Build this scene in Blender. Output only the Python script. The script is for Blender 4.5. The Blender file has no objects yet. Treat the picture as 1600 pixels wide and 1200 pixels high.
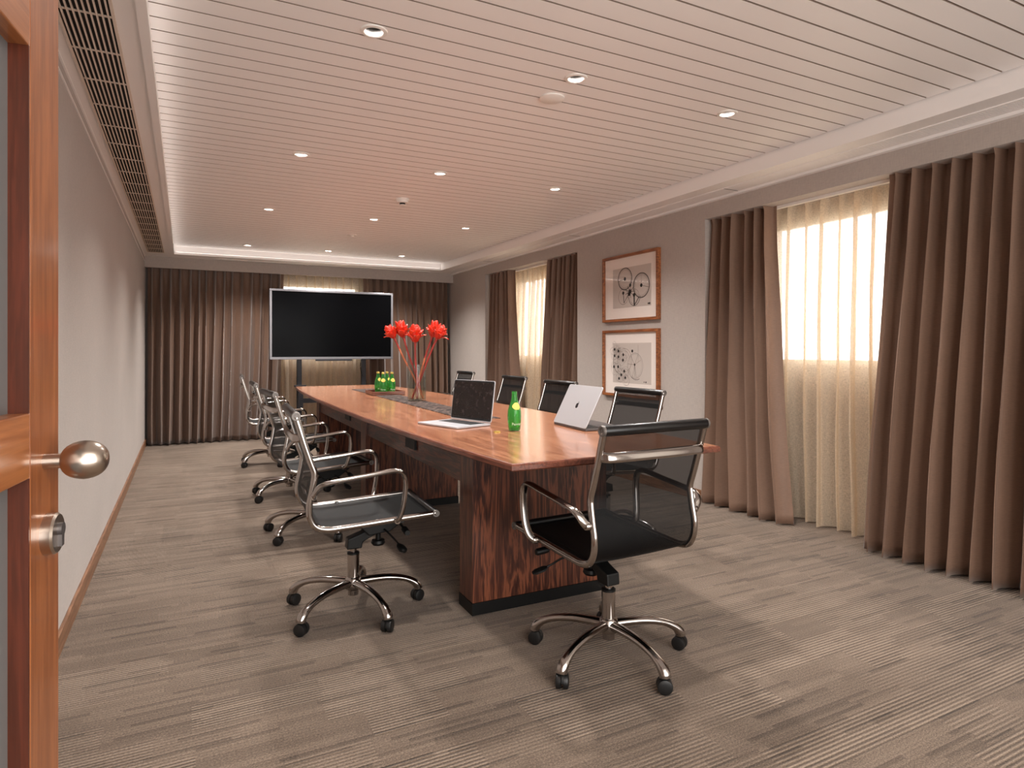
import bpy, bmesh, math, random
from mathutils import Vector, Matrix, Euler
PI = math.pi
random.seed(7)
S = bpy.context.scene
COL = S.collection

# ------------------------------------------------------------------ camera, world, lights, exposure
cd = bpy.data.cameras.new('camera'); cam = bpy.data.objects.new('camera', cd); COL.objects.link(cam)
cam.location = (0, 0, 1.2)
cam.rotation_euler = (PI/2, 0, -math.radians(27.25))
cd.sensor_width = 36; cd.lens = 22.32; cd.shift_y = -0.0325; cd.clip_start = 0.02; cd.clip_end = 200
S.camera = cam
S.view_settings.view_transform = 'Standard'; S.view_settings.look = 'None'
S.view_settings.exposure = 1.05; S.view_settings.gamma = 1.0; S.view_settings.use_curve_mapping = False
S.cycles.use_denoising = True
S.cycles.max_bounces = 10; S.cycles.diffuse_bounces = 5; S.cycles.transparent_max_bounces = 16
S.cycles.sample_clamp_indirect = 6

W = bpy.data.worlds.new('world'); S.world = W; W.use_nodes = True
wn = W.node_tree.nodes; wl = W.node_tree.links
bg = wn['Background']; bg.inputs['Color'].default_value = (1.0, 0.97, 0.93, 1); bg.inputs['Strength'].default_value = 3.1

def area(name, loc, rot, sx, sy, power, color):
    l = bpy.data.lights.new(name, 'AREA'); l.shape = 'RECTANGLE'; l.size = sx; l.size_y = sy
    l.energy = power; l.color = color
    o = bpy.data.objects.new(name, l); o.location = loc; o.rotation_euler = rot; COL.objects.link(o); return o
# fill lamp added under the unseen corridor ceiling behind the camera
area('corridor_fill_lamp', (0.9, -1.2, 2.36), (0, 0, 0), 1.6, 1.0, 30, (1, 0.95, 0.88))
# broad fill light added behind the camera; the corridor has no window
area('corridor_fill_light', (1.3, -2.2, 1.25), (PI/2, 0, 0), 4.4, 2.2, 85, (0.98, 0.98, 0.97))
# the recessed downlights of the boarded ceiling
for _y in (2.497, 4.277, 6.065, 8.245):
    for _x in (0.668, 1.622, 2.583):
        _l = bpy.data.lights.new('downlight_lamp', 'SPOT'); _l.shadow_soft_size = 0.07; _l.spot_size = math.radians(134); _l.spot_blend = 1.0
        _l.energy = 104*{2.497: 1.0, 4.277: 1.05, 6.065: 1.3, 8.245: 1.7}[_y]; _l.color = (1, 0.97, 0.93)
        _o = bpy.data.objects.new('downlight_lamp', _l); _o.location = (_x, _y, 2.4735); COL.objects.link(_o)
# light strips along the foot of the ceiling recess, left and back
area('strip_light', (-0.114, 4.65, 2.398), (0, math.radians(-135), 0), 0.008, 8.1, 0.8, (1, 0.93, 0.87))
area('strip_light', (1.605, 8.734, 2.398), (math.radians(-135), 0, 0), 3.4, 0.008, 0.8, (1, 0.93, 0.87))

# ------------------------------------------------------------------ helpers
def tag(o, label=None, cat=None, group=None, kind=None):
    if label: o['label'] = label
    if cat: o['category'] = cat
    if group: o['group'] = group
    if kind: o['kind'] = kind
    return o

class MB:
    def __init__(s): s.v = []; s.f = []; s.sm = []
    def add(s, vs, fs, smooth=False):
        n = len(s.v); s.v += [tuple(v) for v in vs]
        s.f += [tuple(i+n for i in f) for f in fs]; s.sm += [smooth]*len(fs); return s
    def box(s, x0, x1, y0, y1, z0, z1):
        vs = [(x, y, z) for z in (z0, z1) for y in (y0, y1) for x in (x0, x1)]
        return s.add(vs, [(0,2,3,1),(4,5,7,6),(0,1,5,4),(2,6,7,3),(0,4,6,2),(1,3,7,5)])
    def obox(s, c, ax, ay, az):                      # oriented box: centre, three half-axis vectors
        c, ax, ay, az = map(Vector, (c, ax, ay, az))
        vs = [c+ax*i+ay*j+az*k for k in (-1,1) for j in (-1,1) for i in (-1,1)]
        return s.add(vs, [(0,2,3,1),(4,5,7,6),(0,1,5,4),(2,6,7,3),(0,4,6,2),(1,3,7,5)])
    def prism(s, pts, z0, z1, axis='z', smooth=False):
        n = len(pts)
        def m(p, z): return {'z': (p[0], p[1], z), 'y': (p[0], z, p[1]), 'x': (z, p[0], p[1])}[axis]
        vs = [m(p, z0) for p in pts]+[m(p, z1) for p in pts]
        fs = [tuple(range(n)), tuple(range(2*n-1, n-1, -1))]
        s.add(vs, fs)
        base = len(s.v)-2*n
        for i in range(n):
            s.f.append((base+i, base+(i+1) % n, base+n+(i+1) % n, base+n+i)); s.sm.append(smooth)
        return s
    def lathe(s, prof, c=(0, 0, 0), n=24, axis='z', smooth=True, caps=True):
        c = Vector(c); vs = []
        for r, h in prof:
            for k in range(n):
                a = 2*PI*k/n; x, y = r*math.cos(a), r*math.sin(a)
                p = {'z': (x, y, h), 'y': (x, h, -y), 'x': (h, x, y)}[axis]
                vs.append(c+Vector(p))
        fs = []
        for i in range(len(prof)-1):
            for k in range(n):
                a, b = i*n+k, i*n+(k+1) % n
                fs.append((a, b, b+n, a+n))
        if caps and prof[0][0] > 1e-6: fs.append(tuple(range(n-1, -1, -1)))
        if caps and prof[-1][0] > 1e-6: fs.append(tuple((len(prof)-1)*n+k for k in range(n)))
        return s.add(vs, fs, smooth)
    def sweep(s, pts, ra, rb=None, ref=(0, 0, 1), n=12, caps=True):
        # ra: half size along ref, rb: half size along tangent x ref; scalars or one per point
        pts = [Vector(p) for p in pts]; m = len(pts)
        if rb is None: rb = ra
        A = ra if isinstance(ra, (list, tuple)) else [ra]*m
        B = rb if isinstance(rb, (list, tuple)) else [rb]*m
        ref = Vector(ref); vs = []
        for i, p in enumerate(pts):
            t = (pts[min(i+1, m-1)]-pts[max(i-1, 0)]).normalized()
            a = ref-t*ref.dot(t)
            if a.length < 1e-4: a = Vector((1, 0, 0))-t*t.x
            a.normalize(); b = t.cross(a)
            for k in range(n):
                w = 2*PI*k/n; vs.append(p+a*(A[i]*math.cos(w))+b*(B[i]*math.sin(w)))
        fs = [(i*n+k, i*n+(k+1) % n, (i+1)*n+(k+1) % n, (i+1)*n+k) for i in range(m-1) for k in range(n)]
        if caps: fs += [tuple(range(n-1, -1, -1)), tuple((m-1)*n+k for k in range(n))]
        return s.add(vs, fs, True)
    def grid(s, rows, smooth=True):
        n = len(rows[0]); vs = [p for r in rows for p in r]
        fs = [(i*n+j, i*n+j+1, (i+1)*n+j+1, (i+1)*n+j) for i in range(len(rows)-1) for j in range(n-1)]
        return s.add(vs, fs, smooth)
    def build(s, name, mat, parent=None, loc=None, rot=None, bevel=0, solid=0):
        me = bpy.data.meshes.new(name); me.from_pydata(s.v, [], s.f)
        me.polygons.foreach_set('use_smooth', s.sm); me.update()
        bm = bmesh.new(); bm.from_mesh(me); bmesh.ops.recalc_face_normals(bm, faces=bm.faces); bm.to_mesh(me); bm.free()
        if any(s.sm): me.set_sharp_from_angle(angle=math.radians(38))
        me.materials.append(mat)
        o = bpy.data.objects.new(name, me); COL.objects.link(o)
        if parent: o.parent = parent
        if loc: o.location = loc
        if rot: o.rotation_euler = rot
        if solid:
            m = o.modifiers.new('s', 'SOLIDIFY'); m.thickness = solid
        if bevel:
            m = o.modifiers.new('b', 'BEVEL'); m.width = bevel; m.segments = 2; m.limit_method = 'ANGLE'
        return o

def empty(name, loc=(0, 0, 0), rz=0):
    o = bpy.data.objects.new(name, None); COL.objects.link(o); o.location = loc; o.rotation_euler = (0, 0, rz)
    o.empty_display_size = 0.05; return o
def kids(o): return [c for c in bpy.data.objects if c.parent == o]
def copy_tree(o, parent=None, skip=()):
    c = o.copy(); COL.objects.link(c); c.parent = parent
    for ch in kids(o):
        if ch.name.split('.')[0] not in skip: copy_tree(ch, c)
    return c
def smooth_path(P, k=6):
    P = [Vector(p) for p in P]; out = []
    for i in range(len(P)-1):
        a = P[i-1] if i else P[i]*2-P[i+1]; b, c = P[i], P[i+1]; d = P[i+2] if i+2 < len(P) else P[i+1]*2-P[i]
        for j in range(k):
            t = j/k; out.append(0.5*((2*b)+(c-a)*t+(2*a-5*b+4*c-d)*t*t+(3*b-a-3*c+d)*t**3))
    out.append(P[-1]); return out

# ------------------------------------------------------------------ materials
def lin(c):
    return tuple(((x/255)/12.92 if x/255 <= 0.04045 else ((x/255+0.055)/1.055)**2.4) for x in c)+(1,)
class NT:
    def __init__(s, name):
        s.m = bpy.data.materials.new(name); s.m.use_nodes = True; s.t = s.m.node_tree
        s.p = s.t.nodes['Principled BSDF']; s.out = s.t.nodes['Material Output']
    def n(s, typ, **kw):
        nd = s.t.nodes.new('ShaderNode'+typ)
        for k, v in kw.items():
            if k in nd.inputs: 
                if hasattr(v, 'is_linked') or isinstance(v, bpy.types.NodeSocket): s.t.links.new(v, nd.inputs[k])
                else: nd.inputs[k].default_value = v
            else: setattr(nd, k, v)
        return nd
    def link(s, a, b): s.t.links.new(a, b)
    def set(s, **kw):
        for k, v in kw.items():
            k = k.replace('_', ' ')
            if isinstance(v, bpy.types.NodeSocket): s.link(v, s.p.inputs[k])
            else: s.p.inputs[k].default_value = v
        return s
    def coords(s, scale=(1, 1, 1), kind='Object', rot=(0, 0, 0)):
        tc = s.n('TexCoord'); mp = s.n('Mapping'); s.link(tc.outputs[kind], mp.inputs[0])
        mp.inputs['Scale'].default_value = scale; mp.inputs['Rotation'].default_value = rot; return mp.outputs[0]
    def math(s, op, a, b=None, clamp=False):
        nd = s.n('Math', operation=op); nd.use_clamp = clamp
        for i, x in enumerate((a, b)):
            if x is None: continue
            if isinstance(x, bpy.types.NodeSocket): s.link(x, nd.inputs[i])
            else: nd.inputs[i].default_value = x
        return nd.outputs[0]
    def ramp(s, fac, stops):
        r = s.n('ValToRGB'); s.link(fac, r.inputs[0]); e = r.color_ramp.elements
        while len(e) < len(stops): e.new(0.5)
        for el, (p, c) in zip(e, stops): el.position = p; el.color = c
        return r.outputs[0]
    def mix(s, fac, a, b, typ='MIX'):
        nd = s.n('Mix', data_type='RGBA', blend_type=typ)
        for i, x in ((0, fac), (6, a), (7, b)):
            if isinstance(x, bpy.types.NodeSocket): s.link(x, nd.inputs[i])
            else: nd.inputs[i].default_value = x
        return nd.outputs[2]
    def bump(s, h, strength=0.3, dist=0.01):
        b = s.n('Bump'); s.link(h, b.inputs['Height']); b.inputs['Strength'].default_value = strength
        b.inputs['Distance'].default_value = dist; s.link(b.outputs[0], s.p.inputs['Normal']); return s
def plain(name, rgb, rough=0.5, metal=0.0, **kw):
    t = NT(name); t.set(Base_Color=lin(rgb), Roughness=rough, Metallic=metal)
    nz = t.n('TexNoise', Scale=60.0, Detail=3.0, Vector=t.coords())
    t.bump(nz.outputs[0], 0.03, 0.002)
    if kw: t.set(**kw)
    return t.m
def wood(name, dark, light, axis=2, scale=1.0, rough=0.3, coat=0.0, contrast=1.0, spec=0.5):
    t = NT(name)
    sc = [9*scale]*3; sc[axis] = 0.9*scale; v = t.coords(tuple(sc))
    n1 = t.n('TexNoise', Scale=1.3, Detail=5.0, Roughness=0.6, Distortion=0.5, Vector=v)
    sc2 = [75*scale]*3; sc2[axis] = 1.6*scale; v2 = t.coords(tuple(sc2))
    n2 = t.n('TexNoise', Scale=1.6, Detail=4.0, Roughness=0.7, Vector=v2)
    band = t.math('SINE', t.math('MULTIPLY', n1.outputs[0], 55.0))
    a = t.math('ADD', t.math('MULTIPLY', band, 0.16*contrast), t.math('MULTIPLY', n2.outputs[0], 0.75))
    a = t.math('ADD', a, t.math('MULTIPLY', n1.outputs[0], 0.35))
    c = t.ramp(a, [(0.32, lin(dark)), (0.55, lin([(x+y)/2 for x, y in zip(dark, light)])), (0.78, lin(light))])
    t.set(Base_Color=c, Roughness=rough, Coat_Weight=coat, Coat_Roughness=0.12, Specular_IOR_Level=spec)
    t.bump(n2.outputs[0], 0.06, 0.002); return t.m

def fabric_wall(name, rgb):
    t = NT(name); v = t.coords((1, 1, 1))
    n1 = t.n('TexNoise', Scale=2.0, Detail=3.0, Vector=v)
    sx = t.coords((260, 260, 22)); n2 = t.n('TexNoise', Scale=1.0, Detail=2.0, Vector=sx)
    sz = t.coords((22, 22, 300)); n3 = t.n('TexNoise', Scale=1.0, Detail=2.0, Vector=sz)
    w = t.math('MULTIPLY', t.math('ADD', n2.outputs[0], n3.outputs[0]), 0.5)
    d = tuple(x*0.91 for x in rgb); l = tuple(min(255, x*1.06) for x in rgb)
    c = t.ramp(t.math('ADD', t.math('MULTIPLY', w, 0.8), t.math('MULTIPLY', n1.outputs[0], 0.2)), [(0.25, lin(d)), (0.75, lin(l))])
    t.set(Base_Color=c, Roughness=0.75, Specular_IOR_Level=0.3, Sheen_Weight=0.1); t.bump(w, 0.12, 0.001); return t.m

def carpet():
    t = NT('ribbed_carpet'); v = t.coords()
    sp = t.n('SeparateXYZ'); t.link(v, sp.inputs[0]); X, Y = sp.outputs[0], sp.outputs[1]
    # slightly wandering rows, each row split into dashes of random tone
    def cells(w, h, off, seed):
        row = t.math('FLOOR', t.math('DIVIDE', Y, h))
        wn = t.n('TexWhiteNoise', noise_dimensions='1D'); t.link(t.math('ADD', row, seed), wn.inputs['W'])
        col = t.math('FLOOR', t.math('ADD', t.math('DIVIDE', X, w), t.math('MULTIPLY', wn.outputs[0], off)))
        cb = t.n('CombineXYZ'); t.link(row, cb.inputs[0]); t.link(col, cb.inputs[1]); cb.inputs[2].default_value = seed
        w2 = t.n('TexWhiteNoise', noise_dimensions='3D'); t.link(cb.outputs[0], w2.inputs['Vector']); return w2.outputs[0]
    c1 = cells(0.25, 0.15, 2.0, 3.1); c2 = cells(0.36, 0.031, 7.0, 9.7); c3 = cells(0.5, 0.5, 1.0, 5.5)
    c4 = cells(0.24, 0.0155, 9.0, 21.0)
    rib = t.math('SINE', t.math('MULTIPLY', Y, 2*PI/0.0155))
    amp = t.ramp(c1, [(0.3, (0.12, 0.12, 0.12, 1)), (0.62, (1, 1, 1, 1))])
    amp2 = t.math('MULTIPLY', rib, amp)
    nz = t.n('TexNoise', Scale=1.0, Detail=2.0, Roughness=0.8, Vector=t.coords((150, 260, 200)))
    nl = t.n('TexNoise', Scale=0.9, Detail=2.0, Vector=v)
    tone = t.math('ADD', t.math('MULTIPLY', amp2, 0.21), 0.53)
    tone = t.math('ADD', tone, t.math('MULTIPLY', t.math('SUBTRACT', c2, 0.5), 0.11))
    tone = t.math('ADD', tone, t.math('MULTIPLY', t.math('SUBTRACT', c3, 0.5), 0.07))
    tone = t.math('ADD', tone, t.math('MULTIPLY', t.math('SUBTRACT', c1, 0.5), 0.05))
    dark = t.ramp(c4, [(0.88, (0, 0, 0, 1)), (0.9, (1, 1, 1, 1))])
    tone = t.math('SUBTRACT', tone, t.math('MULTIPLY', dark, 0.14))
    tone = t.math('ADD', tone, t.math('MULTIPLY', t.math('SUBTRACT', nz.outputs[0], 0.5), 1.1))
    tone = t.math('ADD', tone, t.math('MULTIPLY', t.math('SUBTRACT', nl.outputs[0], 0.5), 0.15))
    c = t.ramp(tone, [(0.15, lin(CARPET[0])), (0.5, lin(CARPET[1])), (0.9, lin(CARPET[2]))])
    t.set(Base_Color=c, Roughness=0.95, Specular_IOR_Level=0.15, Sheen_Weight=0.15)
    h = t.math('ADD', amp2, t.math('MULTIPLY', nz.outputs[0], 1.6)); t.bump(h, 0.5, 0.003); return t.m

def drape(name, rgb, rough=0.55, sheen=0.35):
    t = NT(name); n2 = t.n('TexNoise', Scale=1.0, Detail=2.0, Vector=t.coords((40, 40, 500)))
    n1 = t.n('TexNoise', Scale=1.0, Detail=4.0, Vector=t.coords((5, 5, 1.6)))
    a = t.math('ADD', t.math('MULTIPLY', n2.outputs[0], 0.5), t.math('MULTIPLY', n1.outputs[0], 0.5))
    c = t.ramp(a, [(0.3, lin([x*0.9 for x in rgb])), (0.7, lin([min(255, x*1.08) for x in rgb]))])
    t.set(Base_Color=c, Roughness=rough, Sheen_Weight=sheen, Sheen_Roughness=0.4, Specular_IOR_Level=0.35)
    t.bump(n1.outputs[0], 0.35, 0.02); return t.m
def sheer(name, rgb, transp):
    t = NT(name); n2 = t.n('TexNoise', Scale=1.0, Detail=2.0, Vector=t.coords((420, 420, 60)))
    n3 = t.n('TexNoise', Scale=1.0, Detail=2.0, Vector=t.coords((60, 60, 420)))
    d = t.n('BsdfDiffuse', Color=lin(rgb)); tl = t.n('BsdfTranslucent', Color=lin(rgb)); tr = t.n('BsdfTransparent')
    m1 = t.n('MixShader'); m1.inputs[0].default_value = 0.5; t.link(d.outputs[0], m1.inputs[1]); t.link(tl.outputs[0], m1.inputs[2])
    m2 = t.n('MixShader'); t.link(m1.outputs[0], m2.inputs[1]); t.link(tr.outputs[0], m2.inputs[2])
    w = t.math('ADD', n2.outputs[0], n3.outputs[0])
    fac = t.math('ADD', t.math('MULTIPLY', t.math('SUBTRACT', w, 1.0), 0.5), transp, clamp=True); t.link(fac, m2.inputs[0])
    lw = t.n('LayerWeight', Blend=0.5); cosv = t.math('SUBTRACT', 1.0, lw.outputs['Facing'])
    t.link(t.math('MULTIPLY', fac, t.math('ADD', t.math('MULTIPLY', cosv, 1.0), 0.15), clamp=True), m2.inputs[0])
    t.link(m2.outputs[0], t.out.inputs[0]); t.t.nodes.remove(t.p); return t.m
def mesh_fabric(name, rgb, transp):
    t = NT(name); t.set(Base_Color=lin(rgb), Roughness=0.55, Specular_IOR_Level=0.2)
    u = t.coords((1, 1, 1)); sp = t.n('SeparateXYZ'); t.link(u, sp.inputs[0])
    s1 = t.math('SINE', t.math('MULTIPLY', sp.outputs[1], 2*PI/0.0016)); s2 = t.math('SINE', t.math('MULTIPLY', t.math('ADD', sp.outputs[2], sp.outputs[0]), 2*PI/0.0016))
    fac = t.math('ADD', t.math('MULTIPLY', t.math('MULTIPLY', s1, s2), 0.25*min(1, transp*5)), transp, clamp=True)
    tr = t.n('BsdfTransparent'); m = t.n('MixShader'); t.link(fac, m.inputs[0]); t.link(t.p.outputs[0], m.inputs[1]); t.link(tr.outputs[0], m.inputs[2])
    t.link(m.outputs[0], t.out.inputs[0]); return t.m
def clear_glass(name, tint=(255, 255, 255), refl=0.08, rough=0.0, edge=0.5, pw=5.0):
    t = NT(name); tr = t.n('BsdfTransparent', Color=lin(tint)); gl = t.n('BsdfGlossy', Roughness=rough)
    fr = t.n('LayerWeight', Blend=0.5); f = t.math('ADD', t.math('MULTIPLY', t.math('POWER', fr.outputs['Facing'], pw), edge), refl, clamp=True)
    m = t.n('MixShader'); t.link(f, m.inputs[0]); t.link(tr.outputs[0], m.inputs[1]); t.link(gl.outputs[0], m.inputs[2])
    t.link(m.outputs[0], t.out.inputs[0]); t.t.nodes.remove(t.p); return t.m

CARPET = ((46, 37, 30), (103, 87, 74), (156, 138, 122))
M = {}
M['carpet'] = carpet()
M['wall'] = fabric_wall('wall_fabric', (176, 165, 158))
M['ceiling'] = plain('ceiling_paint', (242, 238, 236), 0.55)
M['joint'] = plain('ceiling_joint_shade', (150, 134, 122), 0.6)  # shadow in the board grooves, put into the colour
M['can'] = plain('lamp_can', (70, 64, 60), 0.6)
M['outer'] = plain('plaster', (214, 208, 200), 0.8)
M['white'] = plain('white_enamel', (232, 226, 220), 0.4)
M['base'] = wood('baseboard_wood', (104, 70, 48), (146, 104, 76), axis=1, rough=0.4)
M['drape'] = drape('brown_satin', (124, 97, 81))
M['sheer'] = sheer('cream_voile', (238, 222, 200), 0.36)
M['chrome'] = plain('polished_chrome', (176, 170, 166), 0.13, 1.0)
M['steel'] = plain('brushed_steel', (190, 178, 166), 0.28, 1.0)
M['capsteel'] = plain('cap_steel', (120, 114, 110), 0.5, 0.8)
M['black'] = plain('black_plastic', (9, 9, 9), 0.45, 0, Specular_IOR_Level=0.3)
M['vinyl'] = plain('black_vinyl', (12, 11, 12), 0.3)
M['rubber'] = plain('caster_rubber', (16, 16, 17), 0.45)
M['backmesh'] = mesh_fabric('back_mesh', (4, 4, 5), 0.15)
M['seatmesh'] = mesh_fabric('seat_mesh', (14, 13, 13), 0.03)
M['top'] = wood('table_top_veneer', (126, 78, 54), (168, 114, 84), axis=1, scale=0.8, rough=0.22, coat=0.3, contrast=1.0)
M['edge'] = wood('table_edge_wood', (84, 44, 32), (122, 70, 52), axis=1, rough=0.28, coat=0.3)
M['veneer'] = wood('rosewood_veneer', (52, 24, 17), (122, 70, 48), axis=2, scale=0.85, rough=0.32, coat=0.1, contrast=1.3)
M['veneer_h'] = wood('rosewood_apron', (50, 22, 14), (112, 60, 40), axis=1, scale=1.1, rough=0.3, coat=0.15, contrast=1.3)
M['door'] = wood('door_teak', (122, 68, 36), (162, 98, 56), axis=2, scale=0.9, rough=0.3, coat=0.35, contrast=0.6)
M['door_h'] = wood('door_teak_rail', (130, 74, 38), (170, 106, 60), axis=1, scale=0.9, rough=0.3, coat=0.35, contrast=0.6)
M['door_d'] = wood('door_bead', (62, 28, 16), (92, 42, 26), axis=2, rough=0.3, coat=0.3, contrast=0.6)
M['frame'] = wood('frame_walnut', (112, 62, 34), (168, 104, 62), axis=1, rough=0.35)
M['tray'] = wood('tray_wood', (72, 34, 22), (118, 66, 44), axis=0, rough=0.3, coat=0.2)
M['glass'] = clear_glass('window_glass')
t = NT('frosted_glass'); d_ = t.n('BsdfDiffuse', Color=lin((170, 172, 172))); tl_ = t.n('BsdfTranslucent', Color=lin((200, 202, 202))); tr_ = t.n('BsdfTransparent')
m1_ = t.n('MixShader'); m1_.inputs[0].default_value = 0.5; t.link(d_.outputs[0], m1_.inputs[1]); t.link(tl_.outputs[0], m1_.inputs[2])
m2_ = t.n('MixShader'); m2_.inputs[0].default_value = 0.45; t.link(m1_.outputs[0], m2_.inputs[1]); t.link(tr_.outputs[0], m2_.inputs[2]); t.link(m2_.outputs[0], t.out.inputs[0]); M['doorglass'] = t.m
M['vaseglass'] = clear_glass('vase_glass', (244, 247, 245), 0.03, 0.04, 1.0, 3.0)
M['picglass'] = clear_glass('picture_glass', (255, 255, 255), 0.015, 0.03)
t = NT('vase_water'); g = t.n('BsdfTransparent', Color=lin((244, 246, 240))); gl = t.n('BsdfGlossy', Roughness=0.02); mx = t.n('MixShader'); mx.inputs[0].default_value = 0.08
t.link(g.outputs[0], mx.inputs[1]); t.link(gl.outputs[0], mx.inputs[2]); t.link(mx.outputs[0], t.out.inputs[0]); M['water'] = t.m
M['screen'] = plain('black_screen', (5, 5, 6), 0.18, 0, Specular_IOR_Level=0.04)
M['bezel'] = plain('grey_bezel', (122, 120, 124), 0.35, 0.6)
M['dark_steel'] = plain('dark_steel', (46, 46, 50), 0.4, 0.5)
M['alu'] = plain('laptop_aluminium', (190, 190, 194), 0.35, 0.5)
M['alu_dark'] = plain('space_grey_aluminium', (92, 88, 88), 0.35, 0.6)
M['keys'] = plain('black_keys', (18, 17, 18), 0.5)
M['logo'] = plain('dark_logo', (70, 70, 76), 0.15, 0.8)
M['paper'] = plain('mat_board', (232, 220, 212), 0.8)
M['print'] = plain('print_paper', (196, 184, 176), 0.8)
M['ink'] = plain('ink', (42, 36, 34), 0.8)
M['inkl'] = plain('pale_ink', (122, 106, 98), 0.8)
M['gold'] = plain('gold_cap', (206, 178, 96), 0.3, 0.7)
M['label'] = plain('yellow_label', (222, 196, 92), 0.5)
M['labelw'] = plain('pale_print', (216, 226, 206), 0.5)
M['petal'] = plain('red_petal', (196, 34, 14), 0.35, 0, Subsurface_Weight=0.1, Coat_Weight=0.2)
M['stem'] = plain('red_stem', (140, 40, 32), 0.4)
M['stem2'] = plain('tan_stem', (168, 92, 60), 0.45)
t = NT('bottle_glass'); t.set(Base_Color=lin((120, 218, 124)), Roughness=0.03, Transmission_Weight=0.9, IOR=1.35); M['green'] = t.m
t = NT('screen_smudged'); nz = t.n('TexNoise', Scale=34.0, Detail=4.0, Roughness=0.7, Vector=t.coords((1, 1, 0.6)))
t.set(Base_Color=t.ramp(nz.outputs[0], [(0.58, lin((22, 14, 14))), (0.72, lin((70, 56, 54)))]), Roughness=t.ramp(nz.outputs[0], [(0.5, (0.12,)*3+(1,)), (0.65, (0.5,)*3+(1,))])); M['smudge'] = t.m
t = NT('runner_weave'); vo = t.n('TexVoronoi', Scale=1.0, Vector=t.coords((38, 90, 10), rot=(0, 0, 0.5)))
t.set(Base_Color=t.ramp(vo.outputs['Distance'], [(0.25, lin((24, 18, 18))), (0.5, lin((40, 32, 31))), (0.85, lin((112, 96, 88)))]), Roughness=0.8, Specular_IOR_Level=0.1); M['runner'] = t.m
t = NT('leaf'); nz = t.n('TexNoise', Scale=2.0, Vector=t.coords()); t.set(Base_Color=t.ramp(nz.outputs[0], [(0.3, lin((60, 92, 46))), (0.7, lin((120, 150, 90)))]), Roughness=0.6); M['leaf'] = t.m
M['bark'] = plain('bark', (92, 74, 58), 0.9)
M['ground'] = plain('paving', (170, 165, 155), 0.9)
M['slot'] = plain('dark_void', (20, 17, 16), 0.9)
M['grillebar'] = plain('grille_bar', (222, 206, 192), 0.45)

# ------------------------------------------------------------------ room shell
XL, XR, YF, YB = -0.45, 3.68, 0.20, 9.48
ZS, ZC, ZH = 2.385, 2.472, 2.245            # soffit, ceiling, window-recess head
IX0, IX1, IY0, IY1 = -0.12, 3.33, 0.55, 8.74
def st(mb, name, mat, parent=None, **k):
    o = mb.build(name, M[mat], parent, **k)
    if not parent: o['kind'] = 'structure'
    return o
st(MB().box(-1.6, 4.2, -2.4, 9.9, -0.12, 0.0), 'floor', 'carpet')
st(MB().box(XL-0.15, XL, -0.05, 9.8, 0, 2.7), 'wall_left', 'wall')
R1Y, R2Y = (0.95, 3.79), (5.64, 7.95)
W1, W2 = (1.5, 3.47), (6.15, 7.72)
w = MB()
for a, b in ((YF-0.2, R1Y[0]), (R1Y[1], R2Y[0]), (R2Y[1], 9.8)): w.box(XR, 4.0, a, b, 0, 2.7)
for a, b in (R1Y, R2Y): w.box(XR, 4.0, a, b, ZH, 2.7)
ys = [YF-0.2, W1[0], W1[1], W2[0], W2[1], 9.8]
for a, b in ((0, 1), (2, 3), (4, 5)): w.box(4.0, 4.18, ys[a], ys[b], 0, 2.7)
for a, b in (W1, W2): w.box(4.0, 4.18, a, b, 0, 1.1); w.box(4.0, 4.18, a, b, 2.15, 2.7)
st(w, 'wall_right', 'wall')
BW = (1.16, 2.30)
w = MB().box(XL, BW[0], YB, YB+0.18, 0, 2.7).box(BW[1], XR, YB, YB+0.18, 0, 2.7).box(*BW, YB, YB+0.18, 0, 1.1).box(*BW, YB, YB+0.18, 2.15, 2.7)
st(w, 'wall_back', 'wall')
w = MB().box(XL, -0.36, 0.0, YF, 0, 2.7).box(3.6, XR, 0.0, YF, 0, 2.7).box(-0.36, 3.6, 0.0, YF, 2.32, 2.7).box(1.3, 1.4, 0.06, 0.14, 0, 2.32).box(2.45, 2.55, 0.06, 0.14, 0, 2.32)
st(w, 'wall_front', 'wall')
# corridor behind the camera
w = MB().box(-1.6, -1.45, -2.4, 0.0, 0, 2.45).box(4.05, 4.2, -2.4, 0.0, 0, 2.45).box(-1.6, 4.2, -2.4, -2.25, 0, 2.45)
w.box(-1.45, XL-0.15, -0.05, 0.0, 0, 2.45)
st(w, 'wall_corridor', 'outer')
st(MB().box(-1.6, 4.2, -2.4, 0.0, 2.45, 2.55), 'ceiling_corridor', 'white')
# boarded ceiling: boards along x with open V joints
w = MB(); p = 0.111; y = 1.551-9*p-0.0
edges = []
while y < IY1:
    edges.append(y); y += p
prof = [(IY0-0.02, ZC)]
for e in edges:
    if e-0.005 <= IY0 or e+0.005 >= IY1-0.001: continue
    prof += [(e-0.0045, ZC), (e-0.0035, ZC+0.008), (e+0.0035, ZC+0.008), (e+0.0045, ZC)]
prof += [(IY1-0.001, ZC)]
prof += [(IY1-0.001, 2.482), (IY0-0.02, 2.482)]
prof = [(a_, z_) for a_, z_ in prof if a_ <= IY1-0.001+1e-6] 
w.prism(prof, IX0+0.0, IX1-0.010, 'x')
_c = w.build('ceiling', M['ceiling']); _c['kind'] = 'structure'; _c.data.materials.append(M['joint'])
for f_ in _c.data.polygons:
    if ZC+0.001 < f_.center.z < 2.4815 and len(f_.vertices) == 4 and abs(f_.normal.x) < 0.5: f_.material_index = 1  # groove faces get the painted shade
w = MB()
w.box(XL-0.15, 4.18, 0.0, 9.8, 2.56, 2.7)
w.build('ceiling_slab', M['ceiling'])['kind'] = 'structure'
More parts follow.
